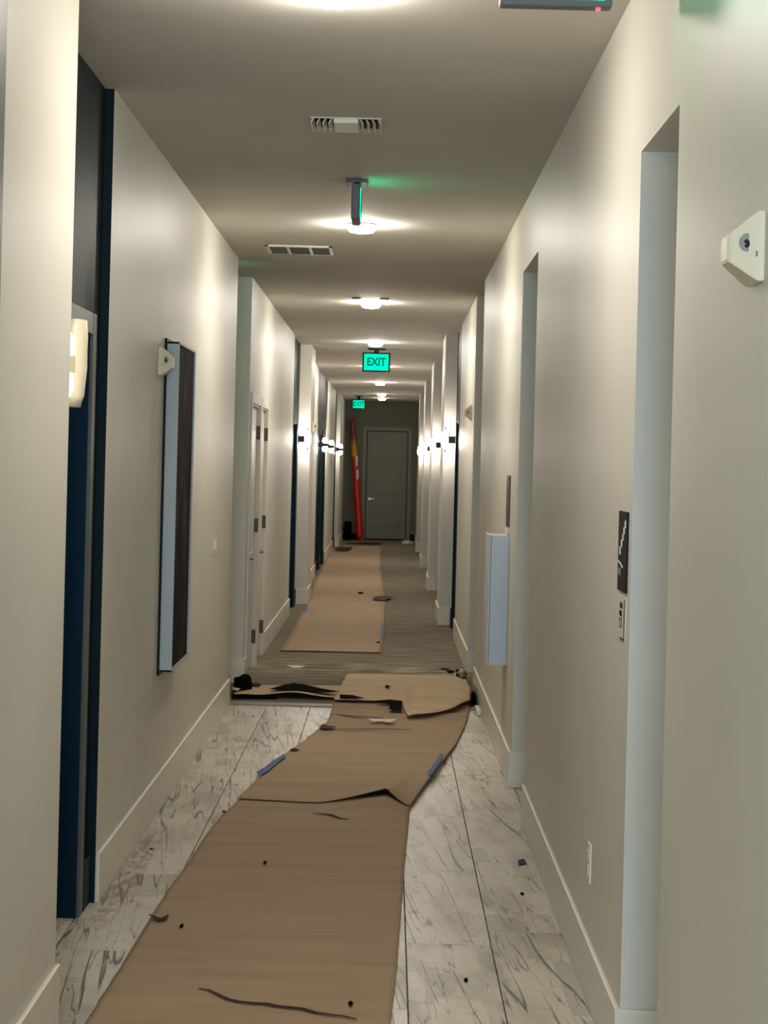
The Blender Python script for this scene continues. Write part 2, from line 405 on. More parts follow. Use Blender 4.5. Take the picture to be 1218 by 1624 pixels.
# ------------------------------------------------------------ ceiling lights
def make_light():
    t = thing('ceiling_light', '', 'ceiling light', (0, 0, 0)); t['_local'] = 1
    b = new(); lathe(b, [(.0, 0), (.089, 0), (.091, -.006), (.088, -.010), (.083, -.010), (.083, -.004), (0, -.004)], (0, 0, 0)); obj('trim_ring', b, M['trim'], t, True)
    b = new(); lathe(b, [(.0801, -.006), (.082, -.018), (.078, -.034), (.066, -.046), (.035, -.052), (0, -.053)], (0, 0, 0)); obj('lens', b, M['lamp'], t, True)
    return t
lab = ['round ceiling light above the photographer, outside the view', 'glowing round ceiling light at the top edge, nearest to the camera', 'glowing round ceiling light just behind the edge-on exit sign',
       'glowing round ceiling light third from the camera, between two sprinkler caps', 'glowing round ceiling light right above the hanging green exit sign', 'round ceiling light hidden behind the hanging exit sign',
       'small glowing ceiling light, first below the hanging exit sign', 'tiny glowing ceiling light, upper of the two farthest', 'tiny glowing ceiling light farthest down the corridor']
ly = [.2, 5.5, 10.9, 16.15, 21.4, 26.7, 31.9, 37.1, 39.4]
L0 = make_light()
for i, (y, l) in enumerate(zip(ly, lab)):
    o = L0 if i == 0 else copy_tree(L0)
    o.location = (-.195, y, HC); tag(o, l, 'ceiling light', 'round ceiling lights along the corridor')
    if i >= 7:
        for ch in o.children:
            if ch.name.startswith('lens'): ch.data = ch.data.copy(); ch.data.materials[0] = M['lamp_far']

# sprinkler caps
for i, (x, y, l) in enumerate([(-.31, 15.75, 'flat round sprinkler cap left of the third ceiling light'), (-.08, 15.75, 'flat round sprinkler cap right of the third ceiling light')]):
    b = new(); lathe(b, [(0, 0), (.04, 0), (.04, -.006), (.034, -.009), (0, -.009)], (x, y, HC)); tag(obj('sprinkler_cap', b, M['grey' if i < 2 else 'trim'], None, True), l, 'sprinkler', 'sprinkler caps on the ceiling')

# ------------------------------------------------------------ sconces (built facing +X from the wall plane at x=0)
def make_sconce(near=False, oval=False):
    t = thing('wall_sconce', '', 'wall light', (0, 0, 0)); t['_local'] = 1
    b = new(); bx(b, 0, .012, -.05, .05, -.06, .06, .003); obj('back_plate', b, M['darkmetal'], t)
    b = new(); bx(b, .01, .085, -.022, .022, -.036, .036, .003); obj('arm', b, M['darkmetal'], t)
    b = new()
    if oval: bx(b, .075, .085, -.045, .045, -.08, .08, .003)
    else: cyl(b, (.105, 0, 0), .043, .043, .05, 'Z', 24)
    obj('collar', b, M['plastic' if near else 'darkmetal'], t)
    for q in (1, -1):
        b = new(); cyl(b, (.118 if oval else .105, 0, q*.120), .010 if q > 0 else .002, .002 if q > 0 else .010, .03, 'Z', 12); obj('finial', b, M['darkmetal'], t)
    if oval:
        b = new(); lathe(b, [(.012, -.095), (.030, -.075), (.038, -.04), (.040, 0), (.038, .04), (.030, .075), (.012, .095)], (.118, 0, 0)); obj('glass_shade', b, M['sconce_glow'], t, True)
    for s in (() if oval else (1, -1)):
        b = new(); lathe(b, [(.034, s*.025), (.040, s*.04), (.041, s*.065), (.034, s*.09), (.02, s*.105), (0, s*.108)], (.105, 0, 0)); obj('glass_shade', b, M['sconce_near' if near else 'sconce_glow'], t, True)
    return t
s0 = make_sconce(); s1 = make_sconce(oval=True); used = []
sc = [(LF, 22.02, 0, 'oval glowing sconce on the left, in front of the lit white pilaster'), (LF, 28.35, 0, 'second glowing sconce from the camera on the far left wall'),
      (LF, 31.45, 0, 'third glowing sconce down the far left wall'), (LF, 37.3, 0, 'glowing sconce farthest down the left wall'),
      (RT, 19.55, math.pi, 'glowing sconce on the right before the largest lit pilaster'), (RT, 25.0, math.pi, 'glowing sconce on the right before the second pilaster'),
      (RT, 30.6, math.pi, 'glowing sconce on the right before the third pilaster'), (RT, 36.1, math.pi, 'glowing sconce farthest down the right wall, mostly hidden by pilasters')]
for i, (x, y, rz, l) in enumerate(sc):
    src = s1 if i in (0, 4, 5, 6, 7) else s0
    o = copy_tree(src) if src in used else src; used.append(src)
    o.location = (x, y, 1.94); o.rotation_euler.z = rz; tag(o, l, 'wall light', 'glowing sconces by the recessed doors')
ns = make_sconce(True); ns.location = (LT, 5.67, 1.945); tag(ns, 'white film-wrapped sconce by the near navy door, upper left', 'wall light')
b = new()
prof = [(.15, .05, .02), (.10, .056, .03), (.0, .058, .036), (-.09, .05, .03), (-.125, .035, .02)]
rings = []
for k, (z, r, ry) in enumerate(prof):
    rings.append([b.verts.new((.119 + .6*r*math.cos(a) + (.004*math.sin(3*a+k)), .17 + (ry+.03)*math.sin(a), z*.98)) for a in [2*math.pi*j/18 for j in range(18)]])
for a_, c_ in zip(rings, rings[1:]):
    for j in range(18): b.faces.new((a_[j], a_[(j+1) % 18], c_[(j+1) % 18], c_[j]))
b.faces.new(rings[0]); b.faces.new(rings[-1])
obj('film_wrap', b, M['plastic'], ns, True, 'wrinkled white protective film')

# ------------------------------------------------------------ exit signs
def text_mesh(txt, size, ext=.0015):
    cu = bpy.data.curves.new('t', 'FONT'); cu.body = txt; cu.size = size; cu.extrude = ext; cu.align_x = 'CENTER'; cu.align_y = 'CENTER'; cu.offset = size*.035
    o = bpy.data.objects.new('t', cu); C.objects.link(o)
    dg = bpy.context.evaluated_depsgraph_get(); me = bpy.data.meshes.new_from_object(o.evaluated_get(dg))
    bpy.data.objects.remove(o); bpy.data.curves.remove(cu); return me
def exit_sign(loc, rz, label, mat, housing, W=.31, H=.19, drop=.03, letters=True):
    t = thing('exit_sign', label, 'exit sign', loc, 'green exit signs'); t['_local'] = 1; t.rotation_euler.z = rz
    # local: face towards -Y, loc = ceiling point
    b = new(); bx(b, -W/2, W/2, -.022, .022, -drop-H, -drop, .006); obj('housing', b, housing, t)
    b = new(); bx(b, -W/2*.62, W/2*.62, -.05, .05, -.018, 0, .004); obj('canopy', b, housing, t)
    b = new(); bx(b, -.03, .03, -.015, .015, -drop, -.01); obj('stem', b, housing, t)
    b = new(); bx(b, -W/2+.02, W/2-.02, -.0229, -.021, -drop-H+.018, -drop-.018); f = obj('lit_face', b, mat, t)
    if letters:
        me = text_mesh('EXIT', .155); me.materials.append(M['exit_letter'])
        o = bpy.data.objects.new('lettering', me); C.objects.link(o); o.parent = t
        o.rotation_euler = (math.pi/2, 0, 0); o.location = (0, -.0245, -drop-H/2); o.scale = (.72, .86, 1)
    b = new(); cyl(b, (W/2*.75, -.012, -drop-H-.002), .006, .006, .008, 'Z', 10); obj('indicator', b, M['led'], t)
    return t
exit_sign((-.19, 22.6, HC), 0, 'green lit exit sign hanging in mid corridor below a ceiling light', M['exit'], M['black'], .33, .23, .05)
exit_sign((-.66, 38.4, HC), 0, 'small green lit exit sign far off in the left corner', M['exit'], M['black'], .27, .19, .08)
exit_sign((.385, 4.72, HC), 0, 'grey exit sign cut off by the top right edge of the view', M['exit_near'], M['grey'], .28, .19, .042)
exit_sign((-.195, 9.25, HC), math.pi/2, 'dark exit sign seen edge-on, hanging before the second ceiling light', M['exit_side'], M['grey'], .28, .172, .03)
exit_sign((-1.23, 13.0, HC), math.pi, 'exit sign hidden in the left side opening', M['exit_side'], M['black'], .28, .17, .03)

# ------------------------------------------------------------ ceiling registers
t = thing('air_diffuser', 'white two-sided air diffuser near the front on the ceiling', 'air vent', (-.208, 7.66, HC))
b = new(); bx(b, -.352, -.066, 7.55, 7.78, HC-.004, HC, .001)
obj('frame', b, M['trim'], t)
b = new(); bx(b, -.258, -.160, 7.555, 7.775, HC-.022, HC-.003, .003); obj('centre_plate', b, M['trim'], t)
for s0_, s1_ in ((-.342, -.262), (-.156, -.076)):
    b = new(); bx(b, s0_, s1_, 7.56, 7.77, HC-.0048, HC-.0035); obj('duct_opening', b, M['slot'], t)
for xc in (-.338, -.314, -.290, -.266, -.152, -.128, -.104, -.080):
    b = new(); s = -1 if xc < -.2 else 1
    bx(b, xc-.002, xc+.002, 7.562, 7.768, HC-.022, HC-.004)
    for v in b.verts:
        if v.co.z < HC-.015: v.co.x += s*.012
    obj('vane', b, M['trim'], t)
t = thing('return_grille', 'wide three-part return grille on the ceiling left of the lights', 'air vent', (-.61, 12.26, HC))
b = new()
GX0, GX1, GY0, GY1 = -.83, -.40, 12.04, 12.48
for q_ in ((GX0, GX1, GY0, GY0+.025), (GX0, GX1, GY1-.025, GY1), (GX0, GX0+.025, GY0, GY1), (GX1-.025, GX1, GY0, GY1)): bx(b, *q_, HC-.012, HC, .002)
obj('frame', b, M['trim'], t)
b = new(); bx(b, GX0+.02, GX1-.02, GY0+.02, GY1-.02, HC-.002, HC); obj('duct_opening', b, M['grey'], t)
for k in (1, 2):
    xc = GX0 + (GX1-GX0)*k/3; b = new(); bx(b, xc-.009, xc+.009, GY0+.02, GY1-.02, HC-.014, HC-.001); obj('bar', b, M['trim'], t)
for k in range(12):
    yc = GY0+.04+k*.0325; b = new(); bx(b, GX0+.024, GX1-.024, yc-.001, yc+.001, HC-.012, HC-.002)
    for v in b.verts:
        if v.co.z < HC-.008: v.co.y += .012
    obj('slat', b, M['grey'], t)

# ------------------------------------------------------------ horn strobes (local, facing +X)
def make_strobe():
    t = thing('horn_strobe', '', 'alarm', (0, 0, 0)); t['_local'] = 1
    b = new()
    def ring(x, y0, y1, z0, z1): return [b.verts.new((x, y, z)) for y, z in ((y0, z0), (y1, z0), (y1, z1), (y0, z1))]
    rs = [ring(0, -.062, .062, -.064, .064), ring(.012, -.062, .062, -.064, .064), ring(.058, -.040, .036, -.030, .026), ring(.064, -.034, .03, -.026, .02)]
    for a_, c_ in zip(rs, rs[1:]):
        for j in range(4): b.faces.new((a_[j], a_[(j+1) % 4], c_[(j+1) % 4], c_[j]))
    b.faces.new(rs[0]); b.faces.new(rs[-1])
    bmesh.ops.bevel(b, geom=list(b.edges), offset=.002, segments=2, affect='EDGES')
    obj('housing', b, M['plastic'], t)
    # lens socket on the camera-side flank, slightly sunk
    b = new(); cyl(b, (0, 0, 0), .017, .015, .006, 'Y', 24); bmesh.ops.transform(b, matrix=Matrix.Translation((.031, -.0525, .006)) @ Matrix.Rotation(-.45, 4, 'Z'), verts=b.verts)
    s = obj('lens_socket', b, M['plastic_shade'], t)
    b = new(); bmesh.ops.create_uvsphere(b, u_segments=16, v_segments=10, radius=.0095); bmesh.ops.transform(b, matrix=Matrix.Translation((.035, -.054, .004)) @ Matrix.Diagonal((1, .6, 1, 1)), verts=b.verts)
    obj('lamp', b, new_mat('dark_lamp_glass', (.02, .02, .02, 1), .1)[0], t, True)
    b = new(); bx(b, .013, .016, -.0625, -.059, -.020, -.010); obj('marking', b, M['grey'], t)
    return t
st = make_strobe()
gl = 'horn strobes on the walls'
for i, (x, y, rz, l, z) in enumerate([(LW, 8.68, 0, 'white horn strobe on the left wall beside the framed canvas', 2.115), (RW, 3.505, math.pi, 'large white horn strobe at the right edge of the view', 2.085),
                                   (RW, 15.75, math.pi, 'white horn strobe on the right wall, beyond the side opening', 2.115), (LP, 22.85, 0, 'small white horn strobe on the corridor side of the left pilaster', 2.10)]):
    o = st if i == 0 else copy_tree(st)
    o.location = (x, y, z); tag(o, l, 'alarm', gl)
    if rz:   # mirrored across the corridor so that the lens stays on the camera side
        o.scale = (-1, 1, 1)

# ------------------------------------------------------------ framed canvas
t = thing('framed_canvas', 'tall dark abstract canvas in a pale box frame on the left wall', 'painting', (LW, 9.2, .67))
b = new(); bx(b, LW, LW+.010, 8.845, 9.61, .655, 2.235); obj('back_shadow_strip', b, M['black'], t)  # black strip paints the shadow gap behind the frame
b = new(); a0, a1, z0, z1 = 8.86, 9.6, .67, 2.22
X0, X1 = LW+.010, LW+.068
bx(b, X0, X1, a0, a0+.012, z0, z1, .002); bx(b, X0, X1, a1-.012, a1, z0, z1, .002); bx(b, X0, X1, a0, a1, z0, z0+.012, .002); bx(b, X0, X1, a0, a1, z1-.012, z1, .002)
obj('frame', b, M['frame'], t)
b = new(); bx(b, X0, X1-.008, a0+.016, a1-.016, z0+.016, z1-.016, .002); obj('canvas', b, M['art'], t)
b = new(); bx(b, X0, X1-.02, a0+.012, a1-.012, z0+.012, z1-.012); obj('shadow_gap', b, M['black'], t)

# switch on left wall, outlet on right wall
t = thing('light_switch', 'small white wall control on the left wall before the side opening', 'switch', (LW, 11.55, 1.10))
b = new(); bx(b, LW, LW+.008, 11.51, 11.585, 1.09, 1.205, .002); obj('plate', b, M['plastic'], t)
b = new(); bx(b, LW+.007, LW+.024, 11.525, 11.57, 1.125, 1.185, .003); obj('rocker', b, M['plastic'], t)
t = thing('wall_outlet', 'white outlet plate low on the right wall', 'outlet', (RW, 6.05, .35))
b = new(); bx(b, RW, RW-.006, 6.012, 6.087, .353, .475, .002); obj('plate', b, M['white'], t)
for zc in (.39, .438):
    b = new(); bx(b, RW-.005, RW-.009, 6.035, 6.065, zc-.015, zc+.015, .002); obj('socket', b, M['plastic'], t)

# room sign on right wall (face towards -X)
def wall_quad(bm, ya, yb, z0, z1, x=RW, th=.006, bev=.001): bx(bm, x, x-th, ya, yb, z0, z1, bev)
t = thing('room_sign', 'black room sign with curved white marks beside the near right opening', 'sign', (RW, 5.36, 1.33))
b = new(); wall_quad(b, 5.285, 5.475, 1.325, 1.553); obj('plate', b, M['black'], t)
for (y, z, s) in ((5.315, 1.518, .013), (5.340, 1.499, .012), (5.365, 1.480, .012), (5.392, 1.461, .013), (5.425, 1.440, .014)):
    b = new(); bx(b, RW-.006, RW-.0075, y-s, y+s, z-s*.8, z+s*.8, .0004); obj('character', b, M['white'], t)
b = new()
for k in range(7):
    a = k/6; y = 5.47-.10*a; z = 1.408 - .012*a*a
    bx(b, RW-.006, RW-.0075, y-.011, y+.011, z-.003, z+.003)
obj('arc_mark', b, M['white'], t)
b = new(); bx(b, RW-.006, RW-.0075, 5.40, 5.45, 1.37, 1.39); obj('grey_mark', b, M['sign_grey'], t)
t = thing('notice_sign', 'small pale notice with black marks below the black room sign', 'sign', (RW, 5.36, 1.18))
b = new(); wall_quad(b, 5.29, 5.47, 1.185, 1.315, th=.003); obj('plate', b, M['wall'], t)
b = new(); bx(b, RW-.003, RW-.004, 5.315, 5.325, 1.195, 1.305); bx(b, RW-.003, RW-.004, 5.31, 5.40, 1.190, 1.194); obj('border_line', b, M['black'], t)
for (y, z, s) in ((5.39, 1.285, .02), (5.40, 1.262, .02)):
    b = new(); bx(b, RW-.003, RW-.004, y-s*1.3, y+s*1.3, z-.008, z+.008); obj('character', b, M['black'], t)
b = new()
for q_ in ((5.375, 5.38, 1.222, 1.248), (5.42, 5.425, 1.222, 1.248), (5.375, 5.425, 1.245, 1.248), (5.375, 5.425, 1.222, 1.225)): bx(b, RW-.003, RW-.004, *q_)
obj('arrow_mark', b, M['black'], t)

# extinguisher cabinet on right wall
t = thing('extinguisher_cabinet', 'pale steel cabinet projecting from the right wall with a wire pull', 'cabinet', (RW, 10.6, .575))
b = new(); bx(b, RW, .572, 10.46, 10.80, .575, 1.29, .003); obj('body', b, M['steel_box'], t)
b = new(); bx(b, .571, .560, 10.455, 10.805, .57, 1.295, .003); d_ = obj('door', b, M['steel_box'], t)
b = new()
for zc in (.892, .998): cyl(b, (.5495, 10.52, zc), .0028, .0028, .025, 'X', 8)
cyl(b, (.538, 10.52, .945), .0028, .0028, .110, 'Z', 8); obj('pull_handle', b, M['darkmetal'], d_)
b = new(); bx(b, .5595, .556, 10.48, 10.78, .66, 1.2, .002); obj('panel', b, M['steel_box'], d_)
b = new(); bx(b, .5605, .5552, 10.458, 10.463, .60, 1.25); obj('hinge', b, M['black'], d_)
t = thing('wall_plaque', 'thin dark plaque seen edge-on above the steel cabinet', 'sign', (RW, 10.5, 1.33))
b = new(); bx(b, RW, RW-.009, 10.47, 10.70, 1.34, 1.625, .001); obj('plate', b, M['darkmetal'], t)
b = new(); bx(b, RW, RW-.014, 10.47, 10.66, 1.30, 1.335, .002); obj('label_holder', b, M['white'], t)

# ------------------------------------------------------------ things lying on the floor
def fp(px, py):       # floor point under a pixel of the photograph
    v = (py-736.5) - .025*(px-618); u = (px-618) + .025*(py-736.5)
    y = FPX*EYE/v; return (u*y/FPX, y)
def interp(P, t):
    seg = [0]
    for a, c in zip(P, P[1:]): seg.append(seg[-1] + abs(c[1]-a[1]) + .3*abs(c[0]-a[0]))
    s = t*seg[-1]
    for i in range(len(P)-1):
        if s <= seg[i+1] + 1e-9:
            k = (s-seg[i])/max(1e-9, seg[i+1]-seg[i]); return (P[i][0]+(P[i+1][0]-P[i][0])*k, P[i][1]+(P[i+1][1]-P[i][1])*k)
    return P[-1]
def sheet(name, Lp, Rp, nu, nv, h, mat, z0=.004, jitter=.004, seed=0, amp=.003):
    b = new(); g = []
    for j in range(nv+1):
        l = interp(Lp, j/nv); r = interp(Rp, j/nv); row = []
        for i in range(nu+1):
            s = i/nu; x = l[0]+(r[0]-l[0])*s; y = l[1]+(r[1]-l[1])*s
            n_ = noise.noise(Vector((x*1.5+seed, y*2.5, seed)))
            if i in (0, nu): x += jitter*noise.noise(Vector((y*9, seed, i)))
            z = z0 + amp*(n_+.7) + h(s, j/nv, x, y)
            row.append(b.verts.new((x, y, max(z0, z))))
        g.append(row)
    for j in range(nv):
        for i in range(nu): b.faces.new((g[j][i], g[j][i+1], g[j+1][i+1], g[j+1][i]))
    o = obj(name, b, mat, None, True)
    m = o.modifiers.new('thickness', 'SOLIDIFY'); m.thickness = .0016; m.offset = 1
    return o
G = lambda x, c, w: math.exp(-((x-c)/w)**2)
# near sheet
LA = [(-.86, 1.2), (-.86, 3.5)] + [fp(*p) for p in ((135, 1624), (188, 1540), (240, 1455), (268, 1410), (300, 1368), (322, 1332), (350, 1296), (385, 1264), (402, 1248))]
RA = [(.05, 1.2), (.05, 3.5)] + [fp(*p) for p in ((620, 1624), (630, 1530), (637, 1440), (641, 1380), (647, 1320), (650, 1286), (655, 1272))]
def hA(s, t, x, y):
    return .0035*G(y-(.55*(x+.4)), 6.05, .05) + .004*max(0, math.sin(y*4.1+x*1.2))*G(s, .6, .6) + .060*max(0, 1-abs(s-.86)/(.42 if s < .86 else .15))**1.2 * math.exp(-abs(1-t-.03)/.04)
tag(sheet('paper_sheet', LA, RA, 40, 160, hA, M['kraft'], .003, seed=1), 'wide brown kraft floor paper running from the near edge', 'floor paper')
# middle sheet, skewed, its near edge peaked at the right
LB = [fp(*p) for p in ((376, 1270), (408, 1240), (450, 1200), (482, 1178), (500, 1163), (520, 1146), (526, 1128), (529, 1114))]
RB = [fp(*p) for p in ((651, 1283), (672, 1254), (700, 1217), (722, 1185), (737, 1155), (744, 1130), (744, 1112))]
def hB(s, t, x, y):
    peak = .085*max(0, 1-abs(s-.86)/(.40 if s < .86 else .13))**1.3 * math.exp(-t/.11)
    edge = .018*G(s, 1, .06)*G(t, .22, .22)
    fold = .012*G(t, .80, .02)*(s > .02) + .01*G(t, .90, .02)
    return .001 + peak + edge + fold
tag(sheet('paper_sheet', LB, RB, 60, 110, hB, M['kraft'], .0085, seed=2), 'skewed brown floor paper whose near right corner stands up in a peak', 'floor paper')
# sheet over the threshold, brighter light put into its paler kraft
LC = [fp(*p) for p in ((529, 1117), (538, 1098), (551, 1075))]
RC = [fp(*p) for p in ((746, 1122), (745, 1100), (738, 1078))]
def hC(s, t, x, y):
    return .012 + .055*max(0, min(1, (s-.5)*12))*math.exp(-((t-.22)/.2)**2) + .012*G(s, .93, .06) + .01*G(t, .45, .1)*s
oc = sheet('paper_sheet', LC, RC, 60, 30, hC, M['kraft_lit'], .018, seed=3)
for v in oc.data.vertices:      # curled front lip bulges towards the camera
    s = (v.co.x - LC[0][0])/(RC[0][0]-LC[0][0]); k = max(0, 1-(v.co.y-13.0)/.5)
    if s > .5 and v.co.y < 13.6: v.co.y -= .62*min(1, (s-.5)*40)*max(0, 1-((s-.5)/.5)**2.4)*k*1.6
tag(oc, 'brown paper piece painted lighter as if more lit, across the threshold with a curled front lip', 'floor paper')
# torn strip at the left of the threshold
LE = [fp(*p) for p in ((371, 1107), (374, 1098), (378, 1091))]; RE = [fp(*p) for p in ((541, 1112), (543, 1101), (546, 1093))]
def hE(s, t, x, y): return .010 + .028*G(s, .55, .22)*(1-t)**1.5 + .006*G(s, .1, .1)
tag(sheet('paper_sheet', LE, RE, 50, 12, hE, M['kraft_lit'], .012, seed=4), 'torn narrow strip of paper across the carpet edge at the left', 'floor paper')
# far sheet
LD = [fp(*p) for p in ((444, 1034), (461, 1005), (476, 975), (489, 950), (500, 922), (512, 895), (522, 878), (530, 866))]
RD = [fp(*p) for p in ((604, 1037), (608, 1010), (610, 975), (611, 950), (607, 930), (604, 900), (604, 882), (604, 867))]
def hD(s, t, x, y): return .002 + .005*max(0, math.sin(y*1.3))
tag(sheet('paper_sheet', LD, RD, 16, 160, hD, M['kraft'], .007, seed=5), 'long brown paper runner on the carpet reaching to the far end', 'floor paper')

def scrap(name, pts, label, cat, mat, z=.008, th=.002, curl=.0, group=None, pix=True):
    P = [fp(*p) for p in pts] if pix else pts
    b = new(); cx = sum(p[0] for p in P)/len(P); cy = sum(p[1] for p in P)/len(P)
    W_ = max(abs(p[0]-cx) for p in P) + 1e-6
    def hh(x): return z + curl*(abs(x-cx)/W_)**2
    top = [b.verts.new((x, y, hh(x)+th)) for x, y in P]; bot = [b.verts.new((x, y, hh(x))) for x, y in P]
    ct = b.verts.new((cx, cy, z+th)); cb_ = b.verts.new((cx, cy, z)); n = len(P)
    for i in range(n):
        j = (i+1) % n; b.faces.new((top[i], top[j], ct)); b.faces.new((bot[j], bot[i], cb_)); b.faces.new((top[i], bot[i], bot[j], top[j]))
    o = obj(name, b, mat); return tag(o, label, cat, group)
def blob(px, py, w, d, h, name, label, cat, mat, z=.005, seed=0):
    x, y = fp(px, py); b = new(); bmesh.ops.create_icosphere(b, subdivisions=3, radius=1)
    for v in b.verts:
        n_ = noise.noise(v.co*1.6 + Vector((seed, 0, 0))); v.co *= 1+.35*n_
        v.co = Vector((x + v.co.x*w, y + v.co.y*d, max(z, z+h*.45 + v.co.z*h*.6)))
    return tag(obj(name, b, mat, None, True), label, cat)
# black pieces painting the shade in gaps under lifted paper, then loose scraps
scrap('gap_shade', [(427, 1104), (447, 1098), (466, 1094), (480, 1096), (510, 1103), (538, 1108), (520, 1109.5), (480, 1106), (455, 1106)], 'long black piece painting the dark opening in the torn paper strip', 'debris', M['rag'], .050, .002)
scrap('gap_shade', [(368, 1104), (385, 1104), (440, 1109), (440, 1110.5), (368, 1110)], 'flat black strip painting the dark paper edge at the left end of the threshold', 'debris', M['rag'], .012, .003)
blob(384, 1098, .075, .16, .10, 'rag', 'crumpled black rag against the left corner of the side opening', 'rag', M['rag'], .02, 3)
blob(405, 1094, .035, .08, .03, 'paper_scrap', 'crumpled brown paper scrap right of the black rag', 'debris', M['kraft_dark'], .02, 5)
scrap('paper_scrap', [(369, 1097), (378, 1095), (381, 1103), (376, 1106), (369, 1104)], 'pale torn paper flap under the black rag', 'debris', M['paperwhite'], .048, .002)
scrap('gap_shade', [(538, 1112), (560, 1113), (577, 1118), (562, 1117.5), (540, 1117)], 'black sliver painting the shade under the near left corner of the lit paper', 'debris', M['rag'], .046, .002)
scrap('gap_shade', [(594, 1121), (618, 1119), (637, 1121), (637, 1135), (616, 1134), (622, 1126)], 'black piece painting the dark gap under the curled paper lip', 'debris', M['rag'], .040, .003)
scrap('paper_scrap', [(582, 1150), (605, 1148), (629, 1151), (618, 1154), (604, 1151), (590, 1152)], 'white curled paper scrap on the brown floor paper', 'debris', M['paperwhite'], .030, .002, .012)
scrap('paper_scrap', [(455, 1058), (470, 1057), (484, 1059), (474, 1061), (462, 1060)], 'small white scrap on the carpet before the far runner', 'debris', M['paperwhite'], .006, .002, .006)
blob(614, 1099, .018, .05, .010, 'paper_scrap', 'small dark crumb in the middle of the lit paper', 'debris', M['rag'], .045, 6)
for i, (x, y, w_, d_2, l) in enumerate([(714, 1076, .030, .10, 'black leaf-like scrap left of the far right corner cluster'), (727, 1075, .028, .10, 'black leaf-like scrap topmost of the right corner cluster'), (727, 1081, .02, .10, 'round dark scrap lowest of the right corner cluster')]):
    blob(x, y, w_, d_2, .012, 'paper_scrap', l, 'debris', M['rag'], .050, 8+i)
blob(733, 1082, .035, .16, .05, 'paper_scrap', 'crumpled pale paper wad at the right corner of the lit paper', 'debris', M['threshold'], .045, 13)
# open end of the right baseboard with rubble
x0 = RW-.016
b = new(); bx(b, RW-.05, RW-.018, 12.7, 12.96, .0, .035, .004); tag(obj('wood_block', b, M['trim']), 'small white trim block on the floor by the right baseboard end', 'offcut')
blob(750, 1118, .022, .10, .08, 'rubble', 'dark rubble with a brown chip by the right baseboard end', 'debris', M['rag'], .008, 15)
scrap('paper_scrap', [(561+137, 1062), (566+137, 1061), (713, 1062), (706, 1063.5)], 'tiny black scrap on the carpet at the right', 'debris', M['rag'], .006, .003)
# scraps on the far runner and carpet
scrap('paper_scrap', [(590, 953), (600, 948), (617, 949), (622, 951), (611, 955), (596, 955)], 'dark red-brown torn scrap on the right edge of the far runner', 'debris', M['kraft_dark'], .018, .004, .02)
blob(572, 942.5, .035, .14, .015, 'paper_scrap', 'small dark crumb on the far runner left of the torn scrap', 'debris', M['rag'], .012, 21)
scrap('paper_scrap', [(530, 874), (540, 869), (552, 870), (559, 871), (552, 876), (538, 876)], 'dark brown torn scrap at the far left end of the runner', 'debris', M['kraft_dark'], .018, .006, .03)
scrap('paper_scrap', [(548, 863), (576, 861.5), (605, 862), (605, 864.5), (570, 864)], 'dark strip lying across the far end of the runner', 'debris', M['kraft_dark'], .012, .006)
scrap('cloth_scrap', [(637, 863), (644, 860.5), (655, 863.5), (648, 864)], 'white cloth scrap on the carpet by the far door', 'debris', M['paperwhite'], .008, .05)
blob(600, 1021, .02, .05, .008, 'paper_scrap', 'dark crumb near the near right corner of the far runner', 'debris', M['rag'], .012, 23)
# blue tape
T = M['tape']; gt = None
scrap('tape_strip', [(406, 1231), (420, 1223), (434, 1212), (450, 1202), (453, 1206), (438, 1218), (424, 1230), (410, 1237)], 'blue tape strip on the left edge of the skewed paper', 'tape', T, .022, .0015)
scrap('tape_strip', [(677, 1238), (686, 1226), (698, 1207), (703, 1207), (697, 1222), (684, 1241)], 'blue tape strip on the right edge of the skewed paper', 'tape', T, .042, .0015)
scrap('tape_strip', [(603, 1010), (605, 998), (610, 994), (609, 1008), (607, 1016)], 'blue tape strip on the near right edge of the far runner', 'tape', T, .016, .0015)
scrap('tape_strip', [(480, 973), (481, 966), (486, 962), (488, 967), (484, 975)], 'blue tape strip on the left edge of the far runner', 'tape', T, .016, .0015)
scrap('tape_strip', [(601, 905), (602, 898), (606, 898), (606, 905)], 'tiny blue tape strip far up the right edge of the runner', 'tape', T, .016, .0015)
scrap('plastic_chip', [(821, 1366), (831, 1363), (835, 1371), (823, 1373)], 'navy blue square chip on the tiles at the right', 'chip', M['navychip'], .001, .004)
scrap('paper_scrap', [(236, 1461), (246, 1460), (255, 1463), (263, 1461), (268, 1458), (264, 1465), (250, 1466)], 'black torn curl on the left edge of the near paper', 'debris', M['kraft_dark'], .012, .003, .012)
bits = [(420, 1372, 'dark crumb in the upper middle of the near paper'), (355, 1291, 'dark crumb pair on the left edge of the near paper'), (288, 1473, 'tiny dark crumb right of the black curl'), (556, 1597, 'dark crumb near the bottom of the near paper'),
        (828, 1418, 'dark chip on the right tiles below the navy chip'), (739, 1555, 'dark chip low on the right tiles'), (240, 1347, 'thin dark splinter on the tiles by the left baseboard')]
for i, (x, y, l) in enumerate(bits):
    on_paper = x < 640 and x != 240
    blob(x, y, .007, .024 if i != 6 else .01, .004, 'crumb', l, 'debris', M['rag'], .0105 if on_paper else .001, 30+i)
